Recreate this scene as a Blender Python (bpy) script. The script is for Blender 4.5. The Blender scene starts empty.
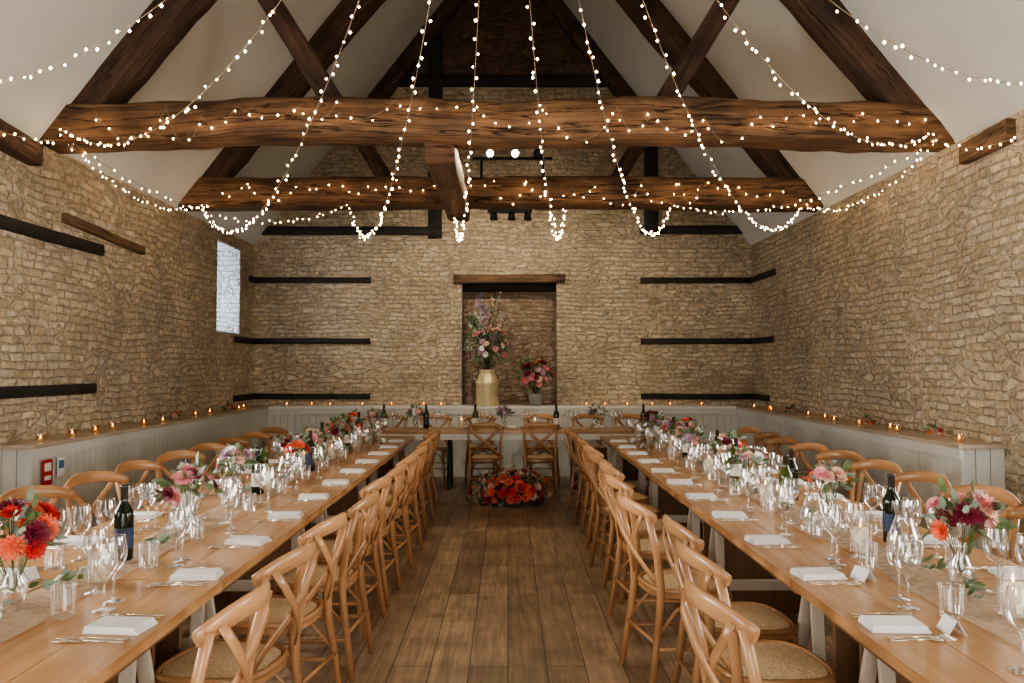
import bpy, math, random
from mathutils import Vector, Matrix, noise, Euler
random.seed(7)
R=random.random
def U(a,b): return a+(b-a)*random.random()
scene=bpy.context.scene
COL=scene.collection
try:
    scene.view_settings.view_transform='AgX'; scene.view_settings.look='AgX - Medium High Contrast'
except Exception: pass

# ---------------------------------------------------------------- materials
def mat(name):
    m=bpy.data.materials.new(name); m.use_nodes=True
    nt=m.node_tree; nt.nodes.clear()
    o=nt.nodes.new('ShaderNodeOutputMaterial')
    p=nt.nodes.new('ShaderNodeBsdfPrincipled')
    nt.links.new(p.outputs[0],o.inputs[0])
    return m,nt,p,o
def plain(name,col,rough=.6,metal=0,var=.12,scale=12,emit=None,es=0,bump=0.0,sub=0,alpha=1):
    m,nt,p,o=mat(name)
    tc=nt.nodes.new('ShaderNodeTexCoord')
    n=nt.nodes.new('ShaderNodeTexNoise'); n.inputs['Scale'].default_value=scale; n.inputs['Detail'].default_value=3
    nt.links.new(tc.outputs['Object'],n.inputs['Vector'])
    r=nt.nodes.new('ShaderNodeValToRGB')
    r.color_ramp.elements[0].position=.3; r.color_ramp.elements[1].position=.7
    r.color_ramp.elements[0].color=[c*(1-var) for c in col]+[1]
    r.color_ramp.elements[1].color=[min(1,c*(1+var)) for c in col]+[1]
    nt.links.new(n.outputs['Fac'],r.inputs[0]); nt.links.new(r.outputs[0],p.inputs['Base Color'])
    p.inputs['Roughness'].default_value=rough; p.inputs['Metallic'].default_value=metal
    p.inputs['Alpha'].default_value=alpha
    if sub: p.inputs['Subsurface Weight'].default_value=sub
    if emit:
        p.inputs['Emission Color'].default_value=list(emit)+[1]; p.inputs['Emission Strength'].default_value=es
    if bump:
        b=nt.nodes.new('ShaderNodeBump'); b.inputs['Strength'].default_value=bump; b.inputs['Distance'].default_value=.01
        nt.links.new(n.outputs['Fac'],b.inputs['Height']); nt.links.new(b.outputs[0],p.inputs['Normal'])
    return m
def wood(name,c1,c2,rough=.5,su=1.2,sv=16,bump=.3,dist=.004,objvar=0.0,spec=.5,crack=0):
    m,nt,p,o=mat(name); L=nt.links.new
    uv=nt.nodes.new('ShaderNodeUVMap'); mp=nt.nodes.new('ShaderNodeMapping')
    mp.inputs['Scale'].default_value=(su,sv,1)
    L(uv.outputs[0],mp.inputs[0])
    n=nt.nodes.new('ShaderNodeTexNoise'); n.inputs['Scale'].default_value=1.6; n.inputs['Detail'].default_value=8; n.inputs['Roughness'].default_value=.6; n.inputs['Distortion'].default_value=.4
    L(mp.outputs[0],n.inputs['Vector'])
    n2=nt.nodes.new('ShaderNodeTexNoise'); n2.inputs['Scale'].default_value=2.2; n2.inputs['Detail'].default_value=5
    L(uv.outputs[0],n2.inputs['Vector'])
    mx=nt.nodes.new('ShaderNodeMath'); mx.operation='MULTIPLY_ADD'; mx.inputs[1].default_value=.5
    L(n.outputs['Fac'],mx.inputs[0])
    m2=nt.nodes.new('ShaderNodeMath'); m2.operation='MULTIPLY'; m2.inputs[1].default_value=.5; L(n2.outputs['Fac'],m2.inputs[0]); L(m2.outputs[0],mx.inputs[2])
    r=nt.nodes.new('ShaderNodeValToRGB'); r.color_ramp.elements[0].position=.38; r.color_ramp.elements[1].position=.63
    r.color_ramp.elements[0].color=list(c1)+[1]; r.color_ramp.elements[1].color=list(c2)+[1]
    L(mx.outputs[0],r.inputs[0]); out=r.outputs[0]; height=n.outputs['Fac']
    if crack:
        mp2=nt.nodes.new('ShaderNodeMapping'); mp2.inputs['Scale'].default_value=(.7,14,1); L(uv.outputs[0],mp2.inputs[0])
        n3=nt.nodes.new('ShaderNodeTexNoise'); n3.inputs['Scale'].default_value=1.3; n3.inputs['Detail'].default_value=5; n3.inputs['Distortion'].default_value=.2; L(mp2.outputs[0],n3.inputs['Vector'])
        ab=nt.nodes.new('ShaderNodeMath'); ab.operation='SUBTRACT'; ab.inputs[1].default_value=.53; L(n3.outputs['Fac'],ab.inputs[0])
        a2=nt.nodes.new('ShaderNodeMath'); a2.operation='ABSOLUTE'; L(ab.outputs[0],a2.inputs[0])
        cr=nt.nodes.new('ShaderNodeMapRange'); cr.inputs[1].default_value=0; cr.inputs[2].default_value=.013; cr.inputs[3].default_value=1-crack; cr.inputs[4].default_value=1; L(a2.outputs[0],cr.inputs[0])
        hs=nt.nodes.new('ShaderNodeHueSaturation'); L(cr.outputs[0],hs.inputs['Value']); L(out,hs.inputs['Color']); out=hs.outputs[0]
        ad=nt.nodes.new('ShaderNodeMath'); ad.operation='ADD'; L(n.outputs['Fac'],ad.inputs[0]); L(cr.outputs[0],ad.inputs[1]); height=ad.outputs[0]
    if objvar:
        oi=nt.nodes.new('ShaderNodeObjectInfo'); hs=nt.nodes.new('ShaderNodeHueSaturation')
        mr=nt.nodes.new('ShaderNodeMapRange'); mr.inputs[3].default_value=1-objvar; mr.inputs[4].default_value=1+objvar
        L(oi.outputs['Random'],mr.inputs[0]); L(mr.outputs[0],hs.inputs['Value']); L(out,hs.inputs['Color']); out=hs.outputs[0]
    L(out,p.inputs['Base Color'])
    p.inputs['Roughness'].default_value=rough
    p.inputs['Specular IOR Level'].default_value=spec
    b=nt.nodes.new('ShaderNodeBump'); b.inputs['Strength'].default_value=bump; b.inputs['Distance'].default_value=dist
    L(height,b.inputs['Height']); L(b.outputs[0],p.inputs['Normal'])
    return m
def stone(name,cols,mort,bw=.185,rh=.066,sx=6.0,sz=13.5,bump=.8,mw=.07,dist=.019,value=1.0,thr=.54):
    """coursed rubble: thin uneven courses with patches of random rubble, pale flush mortar"""
    m,nt,p,o=mat(name); L=nt.links.new; N=nt.nodes.new
    tc=N('ShaderNodeTexCoord'); sp=N('ShaderNodeSeparateXYZ'); L(tc.outputs['Object'],sp.inputs[0])
    cb_=N('ShaderNodeCombineXYZ'); ad=N('ShaderNodeMath'); ad.operation='ADD'; L(sp.outputs[0],ad.inputs[0]); L(sp.outputs[1],ad.inputs[1]); L(ad.outputs[0],cb_.inputs[0]); L(sp.outputs[2],cb_.inputs[1])
    def distort(src,scale,ax,az,detail=3):
        nd=N('ShaderNodeTexNoise'); nd.inputs['Scale'].default_value=scale; nd.inputs['Detail'].default_value=detail; L(cb_.outputs[0],nd.inputs['Vector'])
        vm=N('ShaderNodeVectorMath'); vm.operation='SUBTRACT'; vm.inputs[1].default_value=(.5,.5,.5); L(nd.outputs['Color'],vm.inputs[0])
        vs=N('ShaderNodeVectorMath'); vs.operation='MULTIPLY'; vs.inputs[1].default_value=(ax,az,0); L(vm.outputs[0],vs.inputs[0])
        va=N('ShaderNodeVectorMath'); va.operation='ADD'; L(src,va.inputs[0]); L(vs.outputs[0],va.inputs[1]); return va.outputs[0]
    v0=distort(cb_.outputs[0],1.1,.5,.12,1)
    vec=distort(v0,11,.075,.042,3)
    bt=N('ShaderNodeTexBrick'); L(vec,bt.inputs['Vector']); bt.offset=.47; bt.offset_frequency=2; bt.squash=.6; bt.squash_frequency=3
    bt.inputs['Scale'].default_value=1; bt.inputs['Brick Width'].default_value=bw; bt.inputs['Row Height'].default_value=rh
    bt.inputs['Mortar Size'].default_value=.010; bt.inputs['Mortar Smooth'].default_value=.9
    bt.inputs['Color1'].default_value=(0,0,0,1); bt.inputs['Color2'].default_value=(1,1,1,1); bt.inputs['Mortar'].default_value=(.5,.5,.5,1)
    inv=N('ShaderNodeMath'); inv.operation='SUBTRACT'; inv.inputs[0].default_value=1; L(bt.outputs['Fac'],inv.inputs[1])
    sb=N('ShaderNodeSeparateColor'); L(bt.outputs['Color'],sb.inputs[0])
    mp=N('ShaderNodeMapping'); mp.inputs['Scale'].default_value=(sx,sz,1); L(vec,mp.inputs[0])
    v1=N('ShaderNodeTexVoronoi'); v1.inputs['Scale'].default_value=1; v1.inputs['Randomness'].default_value=.85; L(mp.outputs[0],v1.inputs['Vector'])
    v2=N('ShaderNodeTexVoronoi'); v2.feature='DISTANCE_TO_EDGE'; v2.inputs['Scale'].default_value=1; v2.inputs['Randomness'].default_value=.85; L(mp.outputs[0],v2.inputs['Vector'])
    sv=N('ShaderNodeSeparateColor'); L(v1.outputs['Color'],sv.inputs[0])
    mk2=N('ShaderNodeMapRange'); mk2.interpolation_type='SMOOTHSTEP'; mk2.inputs[1].default_value=mw*.35; mk2.inputs[2].default_value=mw*1.9; L(v2.outputs['Distance'],mk2.inputs[0])
    ns=N('ShaderNodeTexNoise'); ns.inputs['Scale'].default_value=2.4; ns.inputs['Detail'].default_value=2; L(cb_.outputs[0],ns.inputs['Vector'])
    st=N('ShaderNodeMath'); st.operation='GREATER_THAN'; st.inputs[1].default_value=thr; L(ns.outputs['Fac'],st.inputs[0])
    def mixf(a,b_):
        x=N('ShaderNodeMix'); x.data_type='FLOAT'; L(st.outputs[0],x.inputs['Factor']); L(a,x.inputs['A']); L(b_,x.inputs['B']); return x.outputs['Result']
    rnd=mixf(sb.outputs[0],sv.outputs[0]); mk=mixf(inv.outputs[0],mk2.outputs[0])
    rr=N('ShaderNodeMath'); rr.operation='MULTIPLY_ADD'; rr.inputs[1].default_value=.75; L(rnd,rr.inputs[0])
    r2=N('ShaderNodeMath'); r2.operation='MULTIPLY'; r2.inputs[1].default_value=.25; L(sv.outputs[1],r2.inputs[0]); L(r2.outputs[0],rr.inputs[2])
    rp=N('ShaderNodeValToRGB'); L(rr.outputs[0],rp.inputs[0]); cr=rp.color_ramp
    n=len(cols); cr.elements[0].position=0; cr.elements[0].color=list(cols[0])+[1]; cr.elements[1].position=1; cr.elements[1].color=list(cols[-1])+[1]
    for i in range(1,n-1):
        e=cr.elements.new(i/(n-1)); e.color=list(cols[i])+[1]
    mm=N('ShaderNodeMix'); mm.data_type='RGBA'; L(mk,mm.inputs['Factor']); mm.inputs['A'].default_value=list(mort)+[1]; L(rp.outputs[0],mm.inputs['B'])
    nl=N('ShaderNodeTexNoise'); nl.inputs['Scale'].default_value=.9; nl.inputs['Detail'].default_value=5; nl.inputs['Roughness'].default_value=.6; L(tc.outputs['Object'],nl.inputs['Vector'])
    mr2=N('ShaderNodeMapRange'); mr2.inputs[1].default_value=.3; mr2.inputs[2].default_value=.7; mr2.inputs[3].default_value=.70*value; mr2.inputs[4].default_value=1.16*value; L(nl.outputs['Fac'],mr2.inputs[0])
    nf=N('ShaderNodeTexNoise'); nf.inputs['Scale'].default_value=22; nf.inputs['Detail'].default_value=8; nf.inputs['Roughness'].default_value=.7; L(tc.outputs['Object'],nf.inputs['Vector'])
    mr3=N('ShaderNodeMapRange'); mr3.inputs[1].default_value=.25; mr3.inputs[2].default_value=.75; mr3.inputs[3].default_value=.52; mr3.inputs[4].default_value=1.42; L(nf.outputs['Fac'],mr3.inputs[0])
    m2=N('ShaderNodeMath'); m2.operation='MULTIPLY'; L(mr2.outputs[0],m2.inputs[0]); L(mr3.outputs[0],m2.inputs[1])
    hs=N('ShaderNodeHueSaturation'); L(m2.outputs[0],hs.inputs['Value']); L(mm.outputs['Result'],hs.inputs['Color'])
    L(hs.outputs[0],p.inputs['Base Color']); p.inputs['Roughness'].default_value=.92; p.inputs['Specular IOR Level'].default_value=.2
    a1=N('ShaderNodeMath'); a1.operation='MULTIPLY_ADD'; a1.inputs[1].default_value=1.0; L(nf.outputs['Fac'],a1.inputs[0]); L(mk,a1.inputs[2])
    a3=N('ShaderNodeMath'); a3.operation='MULTIPLY'; L(rr.outputs[0],a3.inputs[0]); L(mk,a3.inputs[1])
    a2=N('ShaderNodeMath'); a2.operation='MULTIPLY_ADD'; a2.inputs[1].default_value=1.0; L(a3.outputs[0],a2.inputs[0]); L(a1.outputs[0],a2.inputs[2])
    b=N('ShaderNodeBump'); b.inputs['Strength'].default_value=bump; b.inputs['Distance'].default_value=dist
    L(a2.outputs[0],b.inputs['Height']); L(b.outputs[0],p.inputs['Normal'])
    return m
def floormat():
    m,nt,p,o=mat('oak_floorboards'); L=nt.links.new; N=nt.nodes.new
    tc=N('ShaderNodeTexCoord'); sp=N('ShaderNodeSeparateXYZ'); L(tc.outputs['Object'],sp.inputs[0])
    c=N('ShaderNodeCombineXYZ'); L(sp.outputs[1],c.inputs[0]); L(sp.outputs[0],c.inputs[1])
    bt=N('ShaderNodeTexBrick'); L(c.outputs[0],bt.inputs['Vector'])
    bt.inputs['Scale'].default_value=1; bt.inputs['Brick Width'].default_value=2.1; bt.inputs['Row Height'].default_value=.20
    bt.inputs['Mortar Size'].default_value=.003; bt.inputs['Mortar Smooth'].default_value=.2; bt.offset=.37
    bt.inputs['Color1'].default_value=(.235,.155,.098,1); bt.inputs['Color2'].default_value=(.40,.29,.195,1); bt.inputs['Mortar'].default_value=(.05,.034,.024,1)
    mp=N('ShaderNodeMapping'); mp.inputs['Scale'].default_value=(1.3,22,1); L(c.outputs[0],mp.inputs[0])
    n=N('ShaderNodeTexNoise'); n.inputs['Scale'].default_value=1.5; n.inputs['Detail'].default_value=7; n.inputs['Distortion'].default_value=1; L(mp.outputs[0],n.inputs['Vector'])
    n2=N('ShaderNodeTexNoise'); n2.inputs['Scale'].default_value=2.8; n2.inputs['Detail'].default_value=8; n2.inputs['Roughness'].default_value=.7; L(tc.outputs['Object'],n2.inputs['Vector'])
    mr=N('ShaderNodeMapRange'); mr.inputs[1].default_value=.3; mr.inputs[2].default_value=.7; mr.inputs[3].default_value=.65; mr.inputs[4].default_value=1.28; L(n.outputs['Fac'],mr.inputs[0])
    mr2=N('ShaderNodeMapRange'); mr2.inputs[1].default_value=.32; mr2.inputs[2].default_value=.68; mr2.inputs[3].default_value=.58; mr2.inputs[4].default_value=1.36; L(n2.outputs['Fac'],mr2.inputs[0])
    mm=N('ShaderNodeMath'); mm.operation='MULTIPLY'; L(mr.outputs[0],mm.inputs[0]); L(mr2.outputs[0],mm.inputs[1])
    hs=N('ShaderNodeHueSaturation'); L(mm.outputs[0],hs.inputs['Value']); L(bt.outputs['Color'],hs.inputs['Color']); L(hs.outputs[0],p.inputs['Base Color'])
    mr3=N('ShaderNodeMapRange'); mr3.inputs[3].default_value=.28; mr3.inputs[4].default_value=.5; L(n2.outputs['Fac'],mr3.inputs[0]); L(mr3.outputs[0],p.inputs['Roughness'])
    iv=N('ShaderNodeMath'); iv.operation='MULTIPLY_ADD'; iv.inputs[1].default_value=-1; L(bt.outputs['Fac'],iv.inputs[0]); L(n.outputs['Fac'],iv.inputs[2])
    b=N('ShaderNodeBump'); b.inputs['Strength'].default_value=.3; b.inputs['Distance'].default_value=.004; L(iv.outputs[0],b.inputs['Height']); L(b.outputs[0],p.inputs['Normal'])
    return m
def glassmat(name,tint=(1,1,1),base=.10,top=.95):
    m=bpy.data.materials.new(name); m.use_nodes=True; nt=m.node_tree; nt.nodes.clear(); L=nt.links.new; N=nt.nodes.new
    o=N('ShaderNodeOutputMaterial'); t=N('ShaderNodeBsdfTransparent'); t.inputs[0].default_value=list(tint)+[1]
    g=N('ShaderNodeBsdfGlossy'); g.inputs['Roughness'].default_value=.05; g.inputs[0].default_value=(1,1,1,1)
    lw=N('ShaderNodeLayerWeight'); lw.inputs[0].default_value=.45
    mr=N('ShaderNodeMapRange'); mr.inputs[3].default_value=base; mr.inputs[4].default_value=top
    L(lw.outputs['Facing'],mr.inputs[0])
    mx=N('ShaderNodeMixShader'); L(mr.outputs[0],mx.inputs[0]); L(t.outputs[0],mx.inputs[1]); L(g.outputs[0],mx.inputs[2]); L(mx.outputs[0],o.inputs[0])
    return m
def emitm(name,col,s):
    m=bpy.data.materials.new(name); m.use_nodes=True; nt=m.node_tree; nt.nodes.clear()
    o=nt.nodes.new('ShaderNodeOutputMaterial'); e=nt.nodes.new('ShaderNodeEmission'); e.inputs[0].default_value=list(col)+[1]; e.inputs[1].default_value=s
    nt.links.new(e.outputs[0],o.inputs[0]); return m

M={}
SC=[(.36,.275,.18),(.60,.48,.33),(.46,.36,.24),(.70,.59,.43),(.52,.44,.34),(.66,.52,.35),(.42,.345,.255),(.61,.52,.39)]
M['stoneB']=stone('rubble_stone',SC,(.52,.43,.31))
M['stoneW']=stone('limewashed_stone',[(.74,.78,.82),(.86,.9,.94),(.66,.70,.75)],(.74,.78,.82),bump=.9)
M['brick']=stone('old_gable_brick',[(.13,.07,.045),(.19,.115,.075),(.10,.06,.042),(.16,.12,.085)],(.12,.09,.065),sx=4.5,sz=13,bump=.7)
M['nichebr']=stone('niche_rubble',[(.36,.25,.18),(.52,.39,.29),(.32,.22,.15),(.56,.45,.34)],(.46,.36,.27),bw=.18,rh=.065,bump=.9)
M['plaster']=plain('ceiling_plaster',(.66,.665,.63),.9,var=.06,scale=1.2,bump=.15)
M['beam']=wood('oak_tie_beam',(.065,.031,.015),(.31,.165,.078),.65,su=1.3,sv=15,bump=1.0,dist=.025,crack=.8)
M['beamr']=wood('reddish_spine_oak',(.06,.026,.015),(.21,.10,.052),.6,su=1.2,sv=13,bump=1.0,dist=.02,crack=.7)
M['beamd']=wood('dark_oak_rafter',(.030,.015,.009),(.13,.067,.037),.7,su=1.2,sv=14,bump=1.0,dist=.025,crack=.7)
M['blackt']=wood('black_timber',(.012,.01,.009),(.035,.028,.024),.7,su=1,sv=12,bump=.5)
M['brownt']=wood('brown_lintel',(.08,.042,.022),(.26,.15,.08),.7,su=1,sv=12,bump=.8,dist=.015,crack=.6)
M['chair']=wood('honey_beech',(.285,.135,.06),(.54,.295,.14),.28,su=2,sv=8,bump=.08,objvar=.2)
M['cane']=plain('woven_cane',(.62,.46,.29),.6,var=.25,scale=90,bump=.5)
M['table']=wood('table_pine',(.38,.195,.085),(.60,.345,.165),.27,su=.9,sv=13,bump=.1,objvar=.08)
M['pale']=wood('pale_trestle',(.5,.42,.33),(.64,.56,.45),.6,su=1,sv=8)
M['tdark']=wood('table_understructure',(.12,.06,.028),(.26,.14,.065),.5,su=1,sv=10)
M['panel']=plain('painted_panelling',(.60,.60,.55),.5,var=.03,scale=3)
M['shelf']=wood('waxed_shelf',(.36,.28,.20),(.54,.45,.34),.35,su=1,sv=10,bump=.1)
M['white']=plain('white_paint',(.76,.75,.70),.5,var=.02)
M['linen']=plain('white_linen',(.84,.83,.80),.85,var=.04,scale=60,bump=.3)
M['gauze']=plain('gauze_runner',(.66,.56,.42),.95,var=.18,scale=40,bump=.6,alpha=.38)
M['steel']=plain('cutlery_steel',(.75,.66,.52),.22,metal=1,var=.05)
M['glass']=glassmat('clear_glass',base=.08,top=.85)
M['pane']=glassmat('window_pane',base=.03,top=.6)
M['amber']=glassmat('tealight_glass',(1,.75,.5),.12,.7)
M['bottle']=plain('dark_green_bottle',(.008,.014,.006),.07,var=.1)
M['bottleg']=plain('green_bottle',(.05,.075,.012),.08,var=.1)
M['label']=plain('bottle_label',(.75,.72,.64),.6,var=.08)
M['labelb']=plain('bottle_label_blue',(.03,.05,.10),.6,var=.3)
M['foil']=plain('bottle_foil',(.03,.025,.02),.3,var=.1)
M['wax']=plain('candle_wax',(.85,.78,.62),.5,var=.04,sub=.2)
M['flame']=emitm('candle_flame',(1,.50,.17),13)
M['bulb']=emitm('fairy_bulb',(1,.63,.30),46)
M['wire']=plain('light_wire',(.30,.24,.16),.5,var=.05)
M['spot']=emitm('spot_lens',(1,.84,.58),60)
M['metalb']=plain('black_metal',(.015,.015,.015),.4,metal=.3,var=.1)
M['gold']=plain('brushed_brass_churn',(.66,.55,.33),.42,metal=.45,var=.12,scale=8)
M['zinc']=plain('zinc_bucket',(.42,.42,.40),.45,metal=.7,var=.15)
M['basket']=plain('dark_wicker_trough',(.06,.04,.025),.8,var=.4,scale=60,bump=.5)
M['signr']=plain('sign_red',(.42,.03,.03),.4,var=.03)
M['signb']=plain('sign_blue',(.06,.18,.45),.4,var=.03)
for k,c in dict(f_red=(.58,.03,.02),f_coral=(.80,.16,.08),f_pink=(.76,.32,.33),f_peach=(.86,.54,.40),f_white=(.86,.83,.76),f_burg=(.18,.014,.035),f_blue=(.20,.26,.42),f_mauve=(.52,.33,.42)).items():
    M[k]=plain('petal_'+k[2:],c,.6,var=.2,scale=20,sub=0)
M['leaf']=plain('leaf_green',(.10,.15,.05),.55,var=.35,scale=15)
M['leafg']=plain('leaf_eucalyptus',(.22,.28,.21),.6,var=.25,scale=15)
M['stem']=plain('stem_green',(.09,.13,.04),.6,var=.2)

# ---------------------------------------------------------------- mesh builder
class MB:
    def __init__(s): s.v=[];s.f=[];s.m=[];s.uv=[];s.sm=[];s.mats=[]
    def mi(s,k):
        if k not in s.mats: s.mats.append(k)
        return s.mats.index(k)
    def face(s,idx,k,uv=None,smooth=False):
        s.f.append(tuple(idx)); s.m.append(s.mi(k)); s.sm.append(smooth)
        s.uv.append(uv if uv else [(s.v[i][0]+s.v[i][1],s.v[i][2]) for i in idx])
    def box(s,c,sz,k,rot=None,taper=1.0):
        c=Vector(c); hx,hy,hz=sz[0]/2,sz[1]/2,sz[2]/2
        P=[]
        for x,y,z in [(-1,-1,-1),(1,-1,-1),(1,1,-1),(-1,1,-1),(-1,-1,1),(1,-1,1),(1,1,1),(-1,1,1)]:
            t=taper if z>0 else 1
            P.append(Vector((x*hx*t,y*hy*t,z*hz)))
        long=max(range(3),key=lambda i:sz[i]); ro=R()*7
        b=len(s.v)
        Rm=rot.to_matrix() if rot else None
        for p in P: s.v.append(tuple(c+((Rm@p) if Rm else p)))
        for q in [(0,3,2,1),(4,5,6,7),(0,1,5,4),(1,2,6,5),(2,3,7,6),(3,0,4,7)]:
            ext=[max(P[i][a] for i in q)-min(P[i][a] for i in q) for a in range(3)]
            oth=[a for a in range(3) if a!=long]
            if ext[long]<1e-6: uv=[(P[i][oth[0]]+ro,P[i][oth[1]]) for i in q]
            else:
                oa=max(oth,key=lambda a:ext[a]); uv=[(P[i][long]+ro,P[i][oa]+ro) for i in q]
            s.face([b+i for i in q],k,uv)
    def tube(s,pts,rad,k,seg=8,up=(0,0,1),cap=True,smooth=True,closed=False):
        pts=[Vector(p) for p in pts]; n=len(pts); up=Vector(up); b=len(s.v); L=0; lens=[]
        for i in range(n):
            if i: L+=(pts[i]-pts[i-1]).length
            lens.append(L)
            t=(pts[min(i+1,n-1)]-pts[max(i-1,0)])
            if closed: t=pts[(i+1)%n]-pts[(i-1)%n]
            t.normalize()
            u=up-t*up.dot(t)
            if u.length<.05: u=Vector((1,0,0))-t*t.x
            if u.length<.05: u=Vector((0,1,0))-t*t.y
            u.normalize(); w=t.cross(u)
            r=rad[i] if isinstance(rad,list) else rad
            ra,rb=(r if isinstance(r,tuple) else (r,r))
            for j in range(seg):
                a=2*math.pi*(j+.5)/seg
                s.v.append(tuple(pts[i]+u*ra*math.cos(a)+w*rb*math.sin(a)))
        ro=R()*5
        rng=n if closed else n-1
        for i in range(rng):
            for j in range(seg):
                i2=(i+1)%n;j2=(j+1)%seg
                l2=lens[i+1] if i+1<n else L+.1
                s.face([b+i*seg+j,b+i*seg+j2,b+i2*seg+j2,b+i2*seg+j],k,[(lens[i]+ro,j*.03),(lens[i]+ro,(j+1)*.03),(l2+ro,(j+1)*.03),(l2+ro,j*.03)],smooth)
        if cap and not closed:
            s.face([b+j for j in range(seg)][::-1],k); s.face([b+(n-1)*seg+j for j in range(seg)],k)
    def lathe(s,prof,k,seg=16,c=(0,0,0),smooth=True,M4=None):
        b=len(s.v)
        for r,z in prof:
            for j in range(seg):
                a=2*math.pi*j/seg; p=Vector((r*math.cos(a),r*math.sin(a),z))
                if M4: p=M4@p
                s.v.append((c[0]+p.x,c[1]+p.y,c[2]+p.z))
        for i in range(len(prof)-1):
            kk=k[i] if isinstance(k,list) else k
            for j in range(seg):
                j2=(j+1)%seg; s.face([b+i*seg+j,b+i*seg+j2,b+(i+1)*seg+j2,b+(i+1)*seg+j],kk,None,smooth)
    def prism(s,poly,axis,a0,a1,k):
        b=len(s.v); n=len(poly)
        for a in (a0,a1):
            for p in poly: s.v.append((p[0],a,p[1]) if axis=='y' else (p[0],p[1],a))
        f1=[b+i for i in range(n)]; f2=[b+n+i for i in range(n)]
        s.face(f1 if axis=='y' else f1[::-1],k); s.face(f2[::-1] if axis=='y' else f2,k)
        for i in range(n):
            j=(i+1)%n; q=[b+i,b+j,b+n+j,b+n+i]
            s.face(q[::-1] if axis=='y' else q,k)
    def beam(s,p0,p1,w,h,k,n=22,jit=.018,bow=0,up=(0,0,1)):
        p0=Vector(p0);p1=Vector(p1);t=(p1-p0);L=t.length;t.normalize();up=Vector(up);u=(up-t*up.dot(t)).normalized();v=t.cross(u)
        ch=.14; sec=[(-1,-1+ch),(-1+ch,-1),(0,-1),(1-ch,-1),(1,-1+ch),(1,0),(1,1-ch),(1-ch,1),(0,1),(-1+ch,1),(-1,1-ch),(-1,0)]
        b=len(s.v); S=len(sec); sd=R()*50; ro=R()*9
        for i in range(n+1):
            f=i/n; c=p0+t*(L*f)+u*(bow*4*f*(1-f))
            c+=u*(noise.noise((f*L*.6+sd,0,0))*jit*1.5)+v*(noise.noise((f*L*.6+sd,5,0))*jit*1.5)
            for j,(a,d) in enumerate(sec):
                q=1+noise.noise((f*L*1.7+sd,j*.6,3))*jit*4+noise.noise((f*L*5+sd,j*.9,8))*jit*2.5
                s.v.append(tuple(c+v*a*w/2*q+u*d*h/2*q))
        per=2*(w+h)/S
        for i in range(n):
            for j in range(S):
                j2=(j+1)%S
                s.face([b+i*S+j,b+i*S+j2,b+(i+1)*S+j2,b+(i+1)*S+j],k,[(L*i/n+ro,j*per),(L*i/n+ro,(j+1)*per),(L*(i+1)/n+ro,(j+1)*per),(L*(i+1)/n+ro,j*per)],True)
        s.face([b+j for j in range(S)][::-1],k); s.face([b+n*S+j for j in range(S)],k)
    def mesh(s,name):
        me=bpy.data.meshes.new(name); me.from_pydata(s.v,[],s.f)
        for k in s.mats: me.materials.append(M[k])
        me.polygons.foreach_set('material_index',s.m); me.polygons.foreach_set('use_smooth',s.sm)
        ul=me.uv_layers.new(name='UVMap'); flat=[]
        for u in s.uv:
            for a in u: flat+= [a[0],a[1]]
        ul.data.foreach_set('uv',flat)
        me.update(); return me
    def obj(s,name,loc=(0,0,0),rz=0):
        return place(s.mesh(name),name,loc,rz)
def place(me,name,loc=(0,0,0),rz=0):
    o=bpy.data.objects.new(name,me); o.location=loc; o.rotation_euler=(0,0,rz); COL.objects.link(o); return o

# ---------------------------------------------------------------- room
xL,xR,Yb,Yf,EV=-3.75,3.6,11.8,-2.6,3.35
cx=(xL+xR)/2; SL=1.3; RZ=EV+(xR-cx)*SL
b=MB()
b.v=[(xL-.5,Yf-.5,0),(xR+.5,Yf-.5,0),(xR+.5,Yb+.7,0),(xL-.5,Yb+.7,0),(xL-.5,Yf-.5,-.1),(xR+.5,Yf-.5,-.1),(xR+.5,Yb+.7,-.1),(xL-.5,Yb+.7,-.1)]
M['floor']=floormat()
for q in [(0,1,2,3),(7,6,5,4),(0,4,5,1),(1,5,6,2),(2,6,7,3),(3,7,4,0)]: b.face(q,'floor')
b.obj('floor')
def sidewall(name,x0,x1,ops):
    b=MB(); y=Yf
    for (a,c,z0,z1) in sorted(ops):
        b.box(((x0+x1)/2,(y+a)/2,EV/2),(x1-x0,a-y,EV),'stoneB')
        b.box(((x0+x1)/2,(a+c)/2,z0/2),(x1-x0,c-a,z0),'stoneB')
        b.box(((x0+x1)/2,(a+c)/2,(z1+EV)/2),(x1-x0,c-a,EV-z1),'stoneB')
        y=c
    b.box(((x0+x1)/2,(y+Yb)/2,EV/2),(x1-x0,Yb-y,EV),'stoneB')
    b.obj(name)
opL=[(3.2,4.8,1.0,2.5),(10.3,11.2,2.0,3.2),(-.5,1.3,1.0,2.5)]  # only the far window is known; near openings are unseen, added for light
opR=[(4.1,5.45,1.0,2.2),(.6,2.2,1.0,2.5)]  # the opening nearest the camera is unseen, added to let light in
sidewall('wall_left',xL-.5,xL,opL); sidewall('wall_right',xR,xR+.5,opR)
wn=1
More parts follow.
